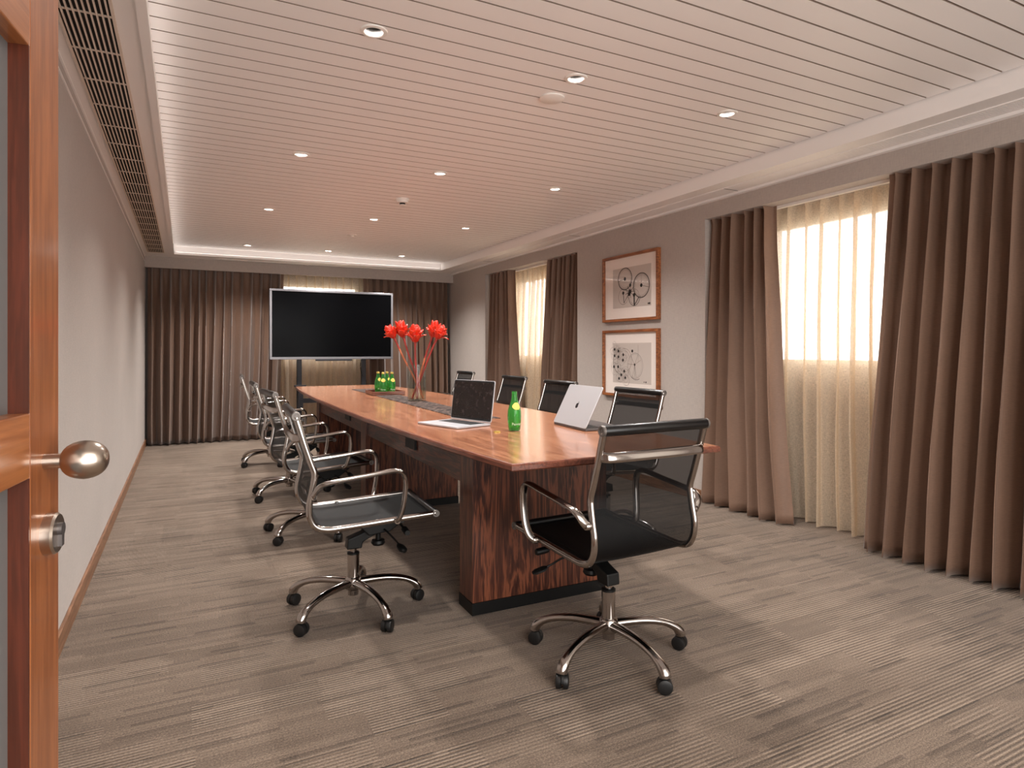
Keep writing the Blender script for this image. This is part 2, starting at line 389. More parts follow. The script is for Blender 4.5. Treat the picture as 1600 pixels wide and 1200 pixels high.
# soffit ring with a small lip and shadow gap
SO = 0.02
w = MB()
w.box(XL, IX0, YF, YB, ZS, 2.56); w.box(IX1, XR, YF, YB, ZS, 2.56)
w.box(IX0, IX1, YF, IY0, ZS, 2.56); w.box(IX0, IX1, IY1, YB, ZS, 2.56)
w.build('ceiling_soffit', M['ceiling'])['kind'] = 'structure'
w = MB()   # bead on the soffit's lower edge
b = 0.012
w.box(IX0-0.03, IX0+0.004, IY0, IY1+0.004, ZS-b, ZS+0.02); w.box(IX1-0.004, IX1+0.035, IY0, IY1+0.004, ZS-b, ZS+0.02)
w.box(IX0-0.03, IX1+0.035, IY1-0.004, IY1+0.03, ZS-b, ZS+0.02)
st(w, 'trim_1', 'ceiling')
w = MB()   # bead where the soffit meets the side walls
w.box(XR-0.035, XR, YF, 9.15, ZS-0.018, ZS); w.box(XL, XL+0.008, YF, 9.15, ZS-0.008, ZS)
w.box(XL, XL+0.006, YF, 9.15, 2.318, 2.324)
st(w, 'trim_2', 'ceiling')
st(MB().box(XL, XR, 9.13, 9.17, ZH, ZS), 'trim_pelmet', 'wall')
w = MB().box(XL, XL+0.014, YF, 9.3, 0, 0.085)
st(w, 'baseboard_left', 'base', bevel=0.003)
w = MB().box(XR-0.014, XR, R1Y[1], R2Y[0], 0, 0.085).box(XR-0.014, XR, R2Y[1], 9.2, 0, 0.085)
st(w, 'baseboard_right', 'base', bevel=0.003)
# windows
def window(i, axis, a0, a1, pos):
    fr = MB(); d0, d1 = pos+0.04, pos+0.09
    def bx(mb, u0, u1, z0, z1, e0=d0, e1=d1):
        mb.box(e0, e1, u0, u1, z0, z1) if axis == 'y' else mb.box(u0, u1, e0, e1, z0, z1)
    t_ = 0.035
    bx(fr, a0, a1, 1.1, 1.1+t_); bx(fr, a0, a1, 2.15-t_, 2.15); bx(fr, a0, a0+t_, 1.1, 2.15); bx(fr, a1-t_, a1, 1.1, 2.15)
    o = fr.build('window_%d' % i, M['white']); o['kind'] = 'structure'
    g = MB(); bx(g, a0+t_, a1-t_, 1.1+t_, 2.15-t_, pos+0.062, pos+0.068); g.build('pane', M['glass'], o)
window(1, 'y', *W1, 4.0); window(2, 'y', *W2, 4.0); window(3, 'x', *BW, YB)

# ------------------------------------------------------------------ door, standing open beside the camera
ang = math.atan2(-0.1358, 0.9907)
HX, HY = -0.168-0.1358*0.92, 1.155-0.9907*0.92
door = empty('door_1', (HX, HY, 0.008), ang); door['kind'] = 'structure'
# local: +y along the door to its free edge, +x the face towards the room
L = 0.92; T = 0.045
w = MB().box(-T, 0, L-0.112, L, 0, 2.24).box(-T, 0, 0, 0.112, 0, 2.24)
w.build('stile', M['door'], door, bevel=0.002)
rails = [(0, 0.14), (0.447, 0.53), (1.022, 1.109), (1.597, 1.684), (2.13, 2.24)]
w = MB()
for a, b_ in rails: w.box(-T, 0, 0.112, L-0.112, a, b_)
w.build('rail', M['door_h'], door, bevel=0.002)
w = MB()
for (a, b_), (c_, d_) in zip(rails[:-1], rails[1:]):
    for x_0, x_1 in ((-0.045, -0.028),):
        w.box(x_0, x_1, L-0.125, L-0.112, b_, c_); w.box(x_0, x_1, 0.112, 0.125, b_, c_)
        w.box(x_0, x_1, 0.125, L-0.125, b_, b_+0.01); w.box(x_0, x_1, 0.125, L-0.125, c_-0.01, c_)
w.build('glazing_bead', M['door_d'], door)
w = MB()
for (a, b_), (c_, d_) in zip(rails[:-1], rails[1:]):
    for x_ in (-0.0005,): 
        w.box(-0.024, x_, L-0.1145, L-0.1119, b_, c_)
w.build('edge_bead', M['door_d'], door)
for (a, b_), (c_, d_) in zip(rails[:-1], rails[1:]):
    MB().box(-0.028, -0.024, 0.112, L-0.112, b_, c_).build('pane', M['doorglass'], door)
kb = MB()
kb.lathe([(0.0105, 0), (0.0105, 0.026)], (0, L-0.060, 1.036), 24, 'x')
kp = [(0.004, 0.020)]+[(0.0275*math.sin(PI*k/16)**0.85, 0.049-0.030*math.cos(PI*k/16)) for k in range(1, 16)]+[(0.0001, 0.079)]
kb.lathe(kp, (0, L-0.060, 1.036), 32, 'x'); kb.build('door_knob', M['steel'], door)
lk = MB().lathe([(0.029, 0), (0.029, 0.012), (0.0265, 0.015), (0.0001, 0.015)], (0, L-0.052, 0.932), 32, 'x').build('lock_rose', M['steel'], door)
MB().lathe([(0.009, 0), (0.009, 0.006), (0.0001, 0.006)], (0.015, L-0.052, 0.938), 20, 'x').box(0.015, 0.0205, L-0.057, L-0.047, 0.914, 0.934).build('thumb_turn', M['alu_dark'], lk)

# ------------------------------------------------------------------ curtains
def curtain(name, label, cat, mat, a0t, a1t, a0b, a1b, pos_t, pos_b, axis, sign, zt, zb, pitch, at, ab, seed, group=None, solid=0.003, round_=1.0, bend=None):
    """hangs along axis ('x' or 'y'); folds stick out by sign * amplitude from pos"""
    rnd = random.Random(seed); n = max(3, int(round(abs(a1t-a0t)/pitch)))
    wd = [rnd.uniform(0.72, 1.28) for _ in range(n)]; tot = sum(wd)
    am = [rnd.uniform(0.75, 1.15) for _ in range(n)]; ph = [rnd.uniform(-0.10, 0.10) for _ in range(n)]
    ku = [rnd.uniform(0.3, 1.0) for _ in range(n)]
    seg = 16; rows = []
    hs = [0, 0.012, 0.03, 0.06, 0.1, 0.16, 0.24, 0.34, 0.46, 0.58, 0.7, 0.82, 0.92, 0.97, 0.972, 1.0]
    for h in hs:
        row = []; z = zt+(zb-zt)*h; k = min(1, h/0.34)**1.25
        e = h**1.3 if bend is None else h**bend
        A0 = a0t+(a0b-a0t)*e; A1 = a1t+(a1b-a1t)*e; pos = pos_t+(pos_b-pos_t)*h
        acc = 0
        for i in range(n):
            for j in range(seg+(1 if i == n-1 else 0)):
                f = j/seg; d = f-0.5-ph[i]*(h*0.8)
                d = max(-0.5, min(0.5, d))
                pk = math.exp(-(d/0.085)**2)
                wv = (0.5+0.5*math.cos(2*PI*d)); wv = wv**((1.2 if axis == 'y' else 0.75)+1.0*ku[i])
                if i == 0 and f < 0.5 and axis == 'y' and mat == 'drape': d = 0.0; pk = 0.7; wv = 0.6
                amp = (at+(ab-at)*min(1, h*1.4)**0.8)*(am[i] if h > 0.02 else 1)
                off = amp*((1-k)*pk+k*wv)
                wob = 0.012*math.sin(3*h*PI+seed+i*2.1)*h
                s_ = (acc+wd[i]*f)/tot
                lat = -math.sin(4*PI*d)*(0.006+0.010*ku[i])*k*round_*pitch/0.1+0.35*wob
                al = A0+(A1-A0)*s_+lat*(1 if A1 > A0 else -1)
                o_ = pos+sign*off+wob*0.3
                row.append((al, o_, z) if axis == 'x' else (o_, al, z))
            acc += wd[i]
        rows.append(row)
    mb = MB().grid(rows); o = mb.build(name, M[mat], solid=solid)
    return tag(o, label, cat, group)
ZB = 0.012
GD, GS = 'brown drapes drawn beside the windows', None
curtain('drape', 'brown pleated floor-length drape filling the back wall left of the wall screen', 'curtain', 'drape', XL+0.03, 1.22, XL+0.03, 1.13, 9.30, 9.28, 'x', -1, ZH+0.06, ZB, 0.108, 0.10, 0.17, 3, GD)
curtain('drape', 'brown pleated drape on the back wall right of the wall screen', 'curtain', 'drape', 2.33, XR-0.03, 2.36, XR-0.03, 9.30, 9.28, 'x', -1, ZH+0.06, ZB, 0.098, 0.10, 0.16, 5, GD)
curtain('drape', 'brown drape at the far side of the far window', 'curtain', 'drape', 7.92, 7.28, 7.92, 6.95, 3.80, 3.76, 'y', -1, ZH+0.03, ZB, 0.10, 0.09, 0.13, 11, GD)
curtain('drape', 'brown drape at the near side of the far window beside the framed pictures', 'curtain', 'drape', 6.35, 5.67, 6.42, 5.67, 3.80, 3.76, 'y', -1, ZH+0.03, ZB, 0.10, 0.09, 0.13, 12, GD)
curtain('drape', 'brown drape at the far side of the near window, its hem flaring', 'curtain', 'drape', 3.785, 3.20, 3.785, 2.98, 3.80, 3.70, 'y', -1, ZH+0.03, ZB, 0.095, 0.09, 0.13, 13, GD)
curtain('drape', 'wide dark brown drape nearest the camera at the right edge', 'curtain', 'drape', 2.33, 1.0, 2.43, 1.0, 3.80, 3.72, 'y', -1, ZH+0.03, ZB, 0.105, 0.10, 0.17, 29, GD)
GS = 'cream sheer curtains hanging in front of the windows'
curtain('sheer_curtain', 'cream sheer curtain glowing in the near window', 'curtain', 'sheer', 3.55, 1.6, 3.50, 1.6, 3.93, 3.92, 'y', -1, ZH+0.03, ZB, 0.125, 0.06, 0.13, 41, GS, 0)
curtain('sheer_curtain', 'cream sheer curtain in the narrow far window', 'curtain', 'sheer', 7.8, 5.95, 7.8, 5.95, 3.93, 3.92, 'y', -1, ZH+0.03, ZB, 0.11, 0.06, 0.12, 42, GS, 0)
curtain('sheer_curtain', 'cream sheer curtain on the back wall behind the wall screen', 'curtain', 'sheer', 0.95, 2.6, 0.95, 2.6, 9.43, 9.42, 'x', -1, ZH+0.06, ZB, 0.11, 0.05, 0.10, 43, GS, 0)
w = MB()
for a, b_ in ((R1Y, 3.73), (R1Y, 3.90), (R2Y, 3.73), (R2Y, 3.90)): w.box(b_, b_+0.022, a[0], a[1], ZH-0.001-0.0, ZH+0.03)
# curtain tracks sit in the recess heads
w = MB()
for a in (R1Y, R2Y): w.box(3.80, 3.83, a[0]+0.01, a[1]-0.01, ZH-0.02, ZH)
st(w, 'trim_3', 'white')

# ------------------------------------------------------------------ ceiling fittings
def vent_left():
    r = empty('air_grille', (-0.31, 5.0, ZS)); tag(r, 'long slatted air grille in the soffit along the left wall', 'air grille')
    y0, y1 = -4.75, 3.72
    w = MB().box(-0.09, -0.08, y0, y1, -0.008, 0).box(0.08, 0.09, y0, y1, -0.008, 0).box(-0.08, 0.08, y1, y1+0.01, -0.008, 0).box(-0.08, 0.08, y0-0.01, y0, -0.008, 0)
    w.build('grille_frame', M['grillebar'], r)
    MB().box(-0.08, 0.08, y0, y1, -0.0012, -0.0004).build('backing', M['slot'], r)
    for k in range(9):
        x = -0.07+k*0.0175; MB().box(x-0.0028, x+0.0028, y0, y1, -0.010, -0.003).build('slat', M['grillebar'], r)
    y = y0+2.1+0.3
    while y < y1:
        MB().box(-0.08, 0.08, y-0.005, y+0.005, -0.006, -0.002).build('cross_bar', M['grillebar'], r); y += 0.32
vent_left()
r = empty('linear_diffuser', (3.555, 4.6, ZS)); tag(r, 'long narrow linear air diffuser in the soffit above the windows', 'air diffuser')
MB().box(-0.07, 0.07, -4.2, 4.1, -0.001, 0).build('backing', M['ceiling'], r)
for k in range(9):
    x = -0.064+k*0.016; MB().box(x-0.005, x+0.005, -4.2, 4.1, -0.006, -0.0012).build('slat', M['ceiling'], r)
for k in range(4): MB().box(-0.068, 0.068, -4.2+2.1*k+0.9-0.003, -4.2+2.1*k+0.9+0.003, -0.0065, -0.005).build('joint', M['slot'], r)
r = MB().box(-0.6, 0.6, -0.02, 0.02, -0.006, 0).box(-0.58, 0.58, -0.006, 0.006, -0.008, -0.006).build('slot_diffuser', M['white'], loc=(0.95, 9.0, ZS)); tag(r, 'white slot diffuser in the soffit above the left back drape', 'air diffuser')
r = MB().box(-0.5, 0.5, -0.02, 0.02, -0.006, 0).box(-0.48, 0.48, -0.006, 0.006, -0.008, -0.006).build('slot_diffuser', M['white'], loc=(2.75, 9.0, ZS)); tag(r, 'white slot diffuser in the soffit above the right back drape', 'air diffuser')

def downlight():
    r = empty('downlight', (0, 0, ZC))
    MB().lathe([(0.036, -0.004), (0.040, -0.007), (0.052, -0.005), (0.054, 0.0)], (0, 0, 0), 32, caps=False).build('trim_ring', M['white'], r)
    MB().lathe([(0.0365, -0.004), (0.036, 0.03), (0.034, 0.055), (0.0001, 0.056)], (0, 0, 0), 28, caps=False).build('reflector', M['can'], r)
    return r
dl0 = downlight()
rown = ['nearest row', 'second row', 'third row', 'farthest row']; coln = ['left', 'middle', 'right']
first = True
cuts = []
for j, y in enumerate((2.497, 4.277, 6.065, 8.245)):
    for i, x in enumerate((0.668, 1.622, 2.583)):
        d = dl0 if first else copy_tree(dl0); first = False
        d.location = (x, y, ZC); cuts.append((x, y))
        tag(d, 'round recessed downlight at the %s of the %s in the boarded ceiling' % (coln[i], rown[j]), 'downlight', 'recessed downlights in the boarded ceiling')
# holes for the downlights
ceil = bpy.data.objects['ceiling']
w = MB()
for x, y in cuts: w.lathe([(0.0372, -0.05), (0.0372, 0.078)], (x, y, ZC), 28)
cut = w.build('cutter', M['white'])
bm_ = ceil.modifiers.new('holes', 'BOOLEAN'); bm_.object = cut; bm_.operation = 'DIFFERENCE'; bm_.solver = 'EXACT'
bpy.context.view_layer.update()
dg = bpy.context.evaluated_depsgraph_get()
nm = bpy.data.meshes.new_from_object(ceil.evaluated_get(dg)); ceil.modifiers.clear()
if len(nm.polygons) > 50: ceil.data = nm
bpy.data.objects.remove(cut)
r = MB().lathe([(0.062, 0), (0.064, -0.008), (0.05, -0.014), (0.0001, -0.016)], (0, 0, 0), 32).build('ceiling_speaker', M['white'], loc=(1.64, 2.745, ZC)); tag(r, 'flat round white cover on the ceiling beside the middle downlight of the nearest row', 'ceiling cover')
r = empty('smoke_detector', (1.62, 5.15, ZC)); tag(r, 'white domed smoke detector in the middle of the ceiling', 'smoke detector')
MB().lathe([(0.055, 0), (0.056, -0.010), (0.048, -0.018), (0.045, -0.032), (0.030, -0.036)], (0, 0, 0), 28).build('housing', M['white'], r)
w = MB().lathe([(0.024, -0.036), (0.024, -0.050)], (0, 0, 0), 20); w.build('sensor_slot', M['slot'], r)
MB().lathe([(0.028, -0.050), (0.026, -0.056), (0.0001, -0.057)], (0, 0, 0), 20).build('cap', M['white'], r)
r = MB().lathe([(0.05, 0), (0.05, -0.006), (0.02, -0.010), (0.018, -0.02), (0.0001, -0.022)], (0, 0, 0), 24).build('sprinkler', M['white'], loc=(1.63, 7.0, ZC)); tag(r, 'small white sprinkler rose on the far part of the ceiling', 'sprinkler')
r = empty('soffit_spotlight', (1.50, 9.03, ZS)); tag(r, 'small white ring spotlight in the soffit above the wall screen', 'spotlight')
MB().lathe([(0.030, 0), (0.034, -0.012), (0.050, -0.010), (0.052, 0)], (0, 0, 0), 28, caps=False).build('trim_ring', M['white'], r)
MB().lathe([(0.030, -0.004), (0.0001, -0.004)], (0, 0, 0), 24).build('lens', M['bezel'], r)

# ------------------------------------------------------------------ boardroom table
ZT = 0.80; TH = 0.028
TA = math.radians(-0.77); TX, TY = 1.549, 4.69
table = empty('boardroom_table', (TX, TY, 0), TA); tag(table, 'long boat-shaped wooden boardroom table on slab pedestals', 'table')
def top_outline(inset=0.0):
    hl = 2.71-inset; pts = []
    def hw(s): return 0.49+0.10*(1-abs(s)**2.4)-inset
    N = 36
    for i in range(N+1): s_ = -1+2*i/N; pts.append((hw(s_), s_*hl))
    for i in range(N+1): s_ = 1-2*i/N; pts.append((-hw(s_), s_*hl))
    return pts
def ring_mesh(mb, layers, cap_top=True, cap_bot=True):
    n = len(layers[0][0]); vs = []
    for pts, z in layers: vs += [(x, y, z) for x, y in pts]
    fs = []
    for i in range(len(layers)-1):
        for k in range(n): fs.append((i*n+k, i*n+(k+1) % n, (i+1)*n+(k+1) % n, (i+1)*n+k))
    if cap_bot: fs.append(tuple(range(n-1, -1, -1)))
    if cap_top: fs.append(tuple((len(layers)-1)*n+k for k in range(n)))
    mb.add(vs, fs)
mb = MB(); ring_mesh(mb, [(top_outline(0.010), ZT-0.0035), (top_outline(0.010), ZT)]); mb.build('tabletop', M['top'], table)
mb = MB(); ring_mesh(mb, [(top_outline(0.006), ZT-TH), (top_outline(0), ZT-TH+0.005), (top_outline(0), ZT-0.008), (top_outline(0.003), ZT-0.002), (top_outline(0.0095), ZT-0.0002)]); mb.build('edge_band', M['edge'], table)
for i, yw in enumerate((2.63, 4.65, 6.62)):
    y = yw-TY
    pd = MB().box(-0.365, 0.365, y, y+0.155, 0.055, ZT-TH).build('pedestal', M['veneer'], table, bevel=0.002)
    MB().box(-0.368, 0.368, y-0.003, y+0.158, 0, 0.055).build('plinth', M['black'], pd)
for (a, b_) in ((2.785, 4.65), (4.805, 6.62)):
    ap = MB().box(-0.35, -0.33, a-TY, b_-TY, 0.575, ZT-TH).build('apron', M['veneer_h'], table)
    MB().box(0.33, 0.35, a-TY, b_-TY, 0.575, ZT-TH).build('apron', M['veneer_h'], table)
    yo = (3.58 if a < 4 else 5.30)-TY
    MB().box(-0.362, -0.349, yo-0.09, yo+0.09, 0.628, 0.69).build('power_socket', M['black'], ap)

r = MB().box(-0.108, 0.108, -1.6, 1.6, 0, 0.003).build('table_runner', M['runner'], loc=(1.592, 4.97, ZT+0.0002), rot=(0, 0, math.radians(-1.5)))
tag(r, 'narrow dark woven runner along the middle of the table', 'table runner')

# ------------------------------------------------------------------ office chair
PROF = [(-0.275, 0.93), (-0.256, 0.865), (-0.237, 0.80), (-0.216, 0.735), (-0.201, 0.69), (-0.203, 0.655), (-0.212, 0.605), (-0.222, 0.555), (-0.219, 0.505), (-0.196, 0.465), (-0.150, 0.449), (-0.08, 0.4495), (0.02, 0.454), (0.15, 0.461), (0.323, 0.47)]
def make_chair():
    r = empty('office_chair')
    pp = smooth_path([(x, 0, z) for x, z in PROF], 5)
    split = 10*5-2
    HWD = 0.234
    for s_ in (1, -1):
        MB().sweep([(p.x, s_*HWD, p.z) for p in pp], 0.0110, 0.0135, ref=(0, 1, 0), n=14).build('side_frame', M['chrome'], r)
    def sling(pts, name, mat, y=0.228, th=0.0025):
        rows = []
        for i, p in enumerate(pts):
            t_ = (pts[min(i+1, len(pts)-1)]-pts[max(0, i-1)]).normalized(); nrm = Vector((-t_.z, 0, t_.x))
            rows.append([(p.x, -y+2*y*k/8, p.z-0.004*math.sin(PI*k/8)) for k in range(9)])
        return MB().grid(rows).build(name, M[mat], r, solid=th)
    bk = sling(pp[:split+1], 'backrest', 'backmesh', th=0); st_ = sling(pp[split:], 'seat', 'seatmesh', th=0.003)
    for nm, c, rad in (('head_roll', PROF[0], 0.0195), ('front_roll', PROF[-1], 0.0165)):
        hr = MB().lathe([(rad*0.9, -0.238), (rad, -0.232), (rad, 0.232), (rad*0.9, 0.238)], (c[0], 0, c[1]), 20, 'y').build(nm, M['vinyl'], r)
        for s_ in (1, -1):
            a = 0.236*s_; e = 0.010*s_; q = rad*0.98
            MB().lathe([(q, a), (q, a+e*0.8), (q*0.9, a+e), (q*0.6, a+e), (q*0.55, a+e*0.7), (q*0.32, a+e*0.7), (q*0.28, a+e), (0.0001, a+e)], (c[0], 0, c[1]), 24, 'y').build('end_cap', M['capsteel'], hr)
    # bowed bar behind the back
    zb, xb = 0.838, -0.252
    path = smooth_path([(xb+0.004, -0.232, zb), (xb-0.018, -0.222, zb), (xb-0.030, -0.19, zb), (xb-0.036, 0, zb), (xb-0.030, 0.19, zb), (xb-0.018, 0.222, zb), (xb+0.004, 0.232, zb)], 5)
    MB().sweep(path, 0.0175, 0.007, ref=(0.25, 0, 1), n=14).build('back_bar', M['chrome'], r)
    # arms
    for s_ in (1, -1):
        A = [(-0.204, 0.243, 0.594), (-0.205, 0.262, 0.606), (-0.195, 0.278, 0.632), (-0.165, 0.285, 0.651), (-0.09, 0.287, 0.662), (0.02, 0.287, 0.674), (0.10, 0.287, 0.684), (0.142, 0.287, 0.683), (0.166, 0.286, 0.662), (0.172, 0.285, 0.62), (0.168, 0.283, 0.56), (0.160, 0.278, 0.51), (0.150, 0.266, 0.475), (0.142, 0.243, 0.460)]
        pth = smooth_path([(x, s_*y, z) for x, y, z in A], 5)
        a = MB().sweep(pth, 0.0165, 0.0100, ref=(0, 1, 0), n=14)
        a.lathe([(0.013, -0.012), (0.015, -0.008), (0.015, 0.010), (0.012, 0.014)], (-0.206, s_*0.248, 0.596), 16, 'y')
        a.lathe([(0.013, -0.012), (0.015, -0.008), (0.015, 0.010), (0.012, 0.014)], (0.144, s_*0.248, 0.459), 16, 'y')
        a.build('armrest', M['chrome'], r)
    # under-seat stretchers and tilt mechanism
    w = MB()
    for x in (-0.04, 0.17):
        w.sweep(smooth_path([(x, -0.232, 0.452), (x, -0.19, 0.436), (x, -0.08, 0.428), (x, 0.08, 0.428), (x, 0.19, 0.436), (x, 0.232, 0.452)], 4), 0.009, 0.013, ref=(0, 0, 1), n=10)
    w.build('stretcher', M['black'], r)
    mech = MB().prism([(-0.05, 0.438), (0.21, 0.438), (0.215, 0.40), (0.16, 0.362), (0.06, 0.352), (0.03, 0.385), (-0.05, 0.418)], -0.062, 0.062, 'y').prism([(-0.034, 0.290), (0.034, 0.290), (0.040, 0.318), (0.15, 0.372), (0.12, 0.398), (0.03, 0.356), (-0.030, 0.336)], -0.03, 0.03, 'y').build('tilt_mechanism', M['black'], r, bevel=0.005)
    MB().lathe([(0.012, 0.36), (0.012, 0.315), (0.030, 0.312), (0.033, 0.300), (0.026, 0.290), (0.0001, 0.289)], (0.115, 0, 0), 24).build('tension_knob', M['black'], mech)
    for s_ in (1, -1):
        lv = MB().sweep(smooth_path([(0.13, s_*0.06, 0.375), (0.14, s_*0.12, 0.368), (0.16, s_*0.155, 0.345), (0.17, s_*0.185, 0.330)], 4), 0.0045, n=8)
        lv.sweep([(0.168, s_*0.178, 0.333), (0.172, s_*0.192, 0.327), (0.178, s_*0.225, 0.318), (0.18, s_*0.238, 0.315)], [0.006, 0.010, 0.010, 0.005], [0.01, 0.019, 0.019, 0.010], n=10)
        lv.build('lever', M['black'], mech)
    for s_ in (1, -1): MB().sweep([(0.20, s_*0.055, 0.40), (0.20, s_*0.15, 0.392), (0.20, s_*0.155, 0.392), (0.20, s_*0.205, 0.388), (0.20, s_*0.21, 0.388)], [0.006, 0.006, 0.014, 0.014, 0.011], n=14).build('tilt_handle', M['black'], mech)
    # gas column
    col = MB().lathe([(0.024, 0.075), (0.024, 0.10), (0.026, 0.10), (0.027, 0.262), (0.0001, 0.262)], n=24).lathe([(0.0145, 0.26), (0.0145, 0.30)], n=20).build('gas_column', M['chrome'], r)
    MB().lathe([(0.028, 0.262), (0.028, 0.270), (0.018, 0.273), (0.0001, 0.273)], n=24).build('collar', M['black'], col)
    # five-star base with casters
    bs = MB().lathe([(0.026, 0.098), (0.036, 0.104), (0.040, 0.125), (0.036, 0.150), (0.028, 0.158)], n=28)
    for k in range(5):
        a = 2*PI*k/5; c, s2 = math.cos(a), math.sin(a)
        P = smooth_path([(0.02, 0, 0.132), (0.08, 0, 0.134), (0.16, 0, 0.131), (0.235, 0, 0.116), (0.285, 0, 0.092), (0.305, 0, 0.070), (0.308, 0, 0.058)], 4)
        n_ = len(P)
        up = [Vector((p.x*c, p.x*s2, p.z)) for p in P]
        ra = [0.022-0.005*min(1, i/12)+0.005*max(0, min(1, (i-13)/5)) for i in range(n_)]
        rb = [0.018-0.004*min(1, i/12)+0.006*max(0, min(1, (i-13)/6)) for i in range(n_)]
        bs.sweep(up, ra, rb, ref=(-s2, c, 0), n=14)
    bs.build('star_base', M['chrome'], r)
    rnd = random.Random(4)
    for k in range(5):
        a = 2*PI*k/5; cx, cy = 0.304*math.cos(a), 0.304*math.sin(a)
        w_ = rnd.uniform(0, 2*PI); cs = empty('x')
        bpy.data.objects.remove(cs)
        fx, fy = math.cos(w_)*0.014, math.sin(w_)*0.014
        hood = MB().lathe([(0.008, 0.036), (0.0095, 0.060), (0.006, 0.062)], (0, 0, 0), 14)
        hood.sweep([(0.022*math.cos(u), 0, 0.026+0.0285*math.sin(u)) for u in [PI*0.02+PI*1.0*i/12 for i in range(13)]], 0.011, 0.004, ref=(0, 1, 0), n=10)
        h = hood.build('caster', M['black'], r, loc=(cx+fx*0, cy+fy*0, 0), rot=(0, 0, w_))
        for s_ in (1, -1):
            MB().lathe([(0.0001, s_*0.023), (0.018, s_*0.024), (0.026, s_*0.021), (0.0275, s_*0.016), (0.0275, s_*0.006), (0.022, s_*0.004), (0.0001, s_*0.004)], (0, 0, 0.0277), 22, 'y').build('wheel', M['rubber'], h)
    return r
ch0 = make_chair()
chairs = [
 (1.474, 2.037, 92.1, 57.8, 'office chair at the near end of the table, back towards the camera', 'office chairs around the table'),
 (0.692, 2.947, -3.0, 68.6, 'left-side chair nearest the camera, seen from its side', ''),
 (0.748, 4.327, 3.0, 74.6, 'second chair from the camera on the left side of the table', ''),
 (0.770, 5.527, -1.2, 69.9, 'third chair from the camera on the left side of the table', ''),
 (0.801, 7.191, -4.1, 67.2, 'left-side chair farthest from the camera, in front of the back drape', ''),
 (2.433, 3.386, 182.0, 20, 'right-side chair nearest the camera, below the framed pictures', ''),
 (2.550, 4.587, 180.9, 50, 'right-side chair standing behind the silver laptop lid', ''),
 (2.667, 5.657, 180.7, 5, 'right-side chair in front of the narrow far window', ''),
 (2.796, 7.203, 180.5, 35, 'right-side chair farthest from the camera, by the back right corner', ''),
]
objs = [ch0]+[copy_tree(ch0) for _ in chairs[1:]]
for c, (x, y, yaw, ph, lab, g) in zip(objs, chairs):
    c.location = (x, y, 0); c.rotation_euler = (0, 0, math.radians(yaw))
    tag(c, 'black and chrome '+lab, 'chair', 'office chairs around the table')
    d = math.radians(ph-yaw)
    for ch in kids(c):
        b_ = ch.name.split('.')[0]
        if b_ in ('star_base',): ch.rotation_euler = (0, 0, d)
        if b_ == 'caster':
            v = Matrix.Rotation(d, 3, 'Z') @ Vector(ch.location); ch.location = v

# ------------------------------------------------------------------ screen on its stand
tv = empty('wall_screen', (1.785, 8.72, 0)); tag(tv, 'large black flat screen in a grey bezel on a stand before the back window', 'screen')
X0, X1, Z0, Z1 = -0.815, 0.815, 1.085, 2.005
MB().box(X0, X1, 0.0, 0.075, Z0, Z1).build('casing', M['dark_steel'], tv, bevel=0.004)
w = MB().box(X0, X1, -0.02, 0, Z1-0.028, Z1).box(X0, X1, -0.02, 0, Z0, Z0+0.032).box(X0, X0+0.028, -0.02, 0, Z0+0.032, Z1-0.028).box(X1-0.028, X1, -0.02, 0, Z0+0.032, Z1-0.028)
w.build('bezel', M['bezel'], tv, bevel=0.003)
MB().box(X0+0.028, X1-0.028, -0.008, 0, Z0+0.032, Z1-0.028).build('display', M['screen'], tv)
MB().box(-0.24, 0.24, -0.022, 0.02, Z0-0.022, Z0).build('pen_tray', M['dark_steel'], tv)
sd = empty('screen_stand', (1.785, 8.84, 0)); tag(sd, 'dark steel two-post stand carrying the large screen', 'stand')
for x in (-0.43, 0.43):
    MB().box(x-0.03, x+0.03, -0.03, 0.03, 0.05, 1.6).build('post', M['dark_steel'], sd, bevel=0.003)
    MB().box(x-0.03, x+0.03, -0.30, 0.26, 0.03, 0.08).build('foot', M['dark_steel'], sd, bevel=0.003)
MB().box(-0.43, 0.43, -0.02, 0.02, 0.5, 0.56).build('cross_bar', M['dark_steel'], sd)
MB().box(-0.5, -0.36, -0.14, -0.03, 0.72, 0.745).box(-0.46, -0.40, -0.14, -0.11, 0.45, 0.72).build('bracket', M['dark_steel'], sd)
r = MB().sweep(smooth_path([(2.19, 8.80, 1.10), (2.16, 8.79, 0.99), (2.19, 8.80, 0.86), (2.26, 8.86, 0.78), (2.30, 8.95, 0.5), (2.30, 8.97, 0.01)], 6), 0.004, n=8).build('power_cable', M['black']); tag(r, 'thin black power cable hanging below the large screen', 'cable')

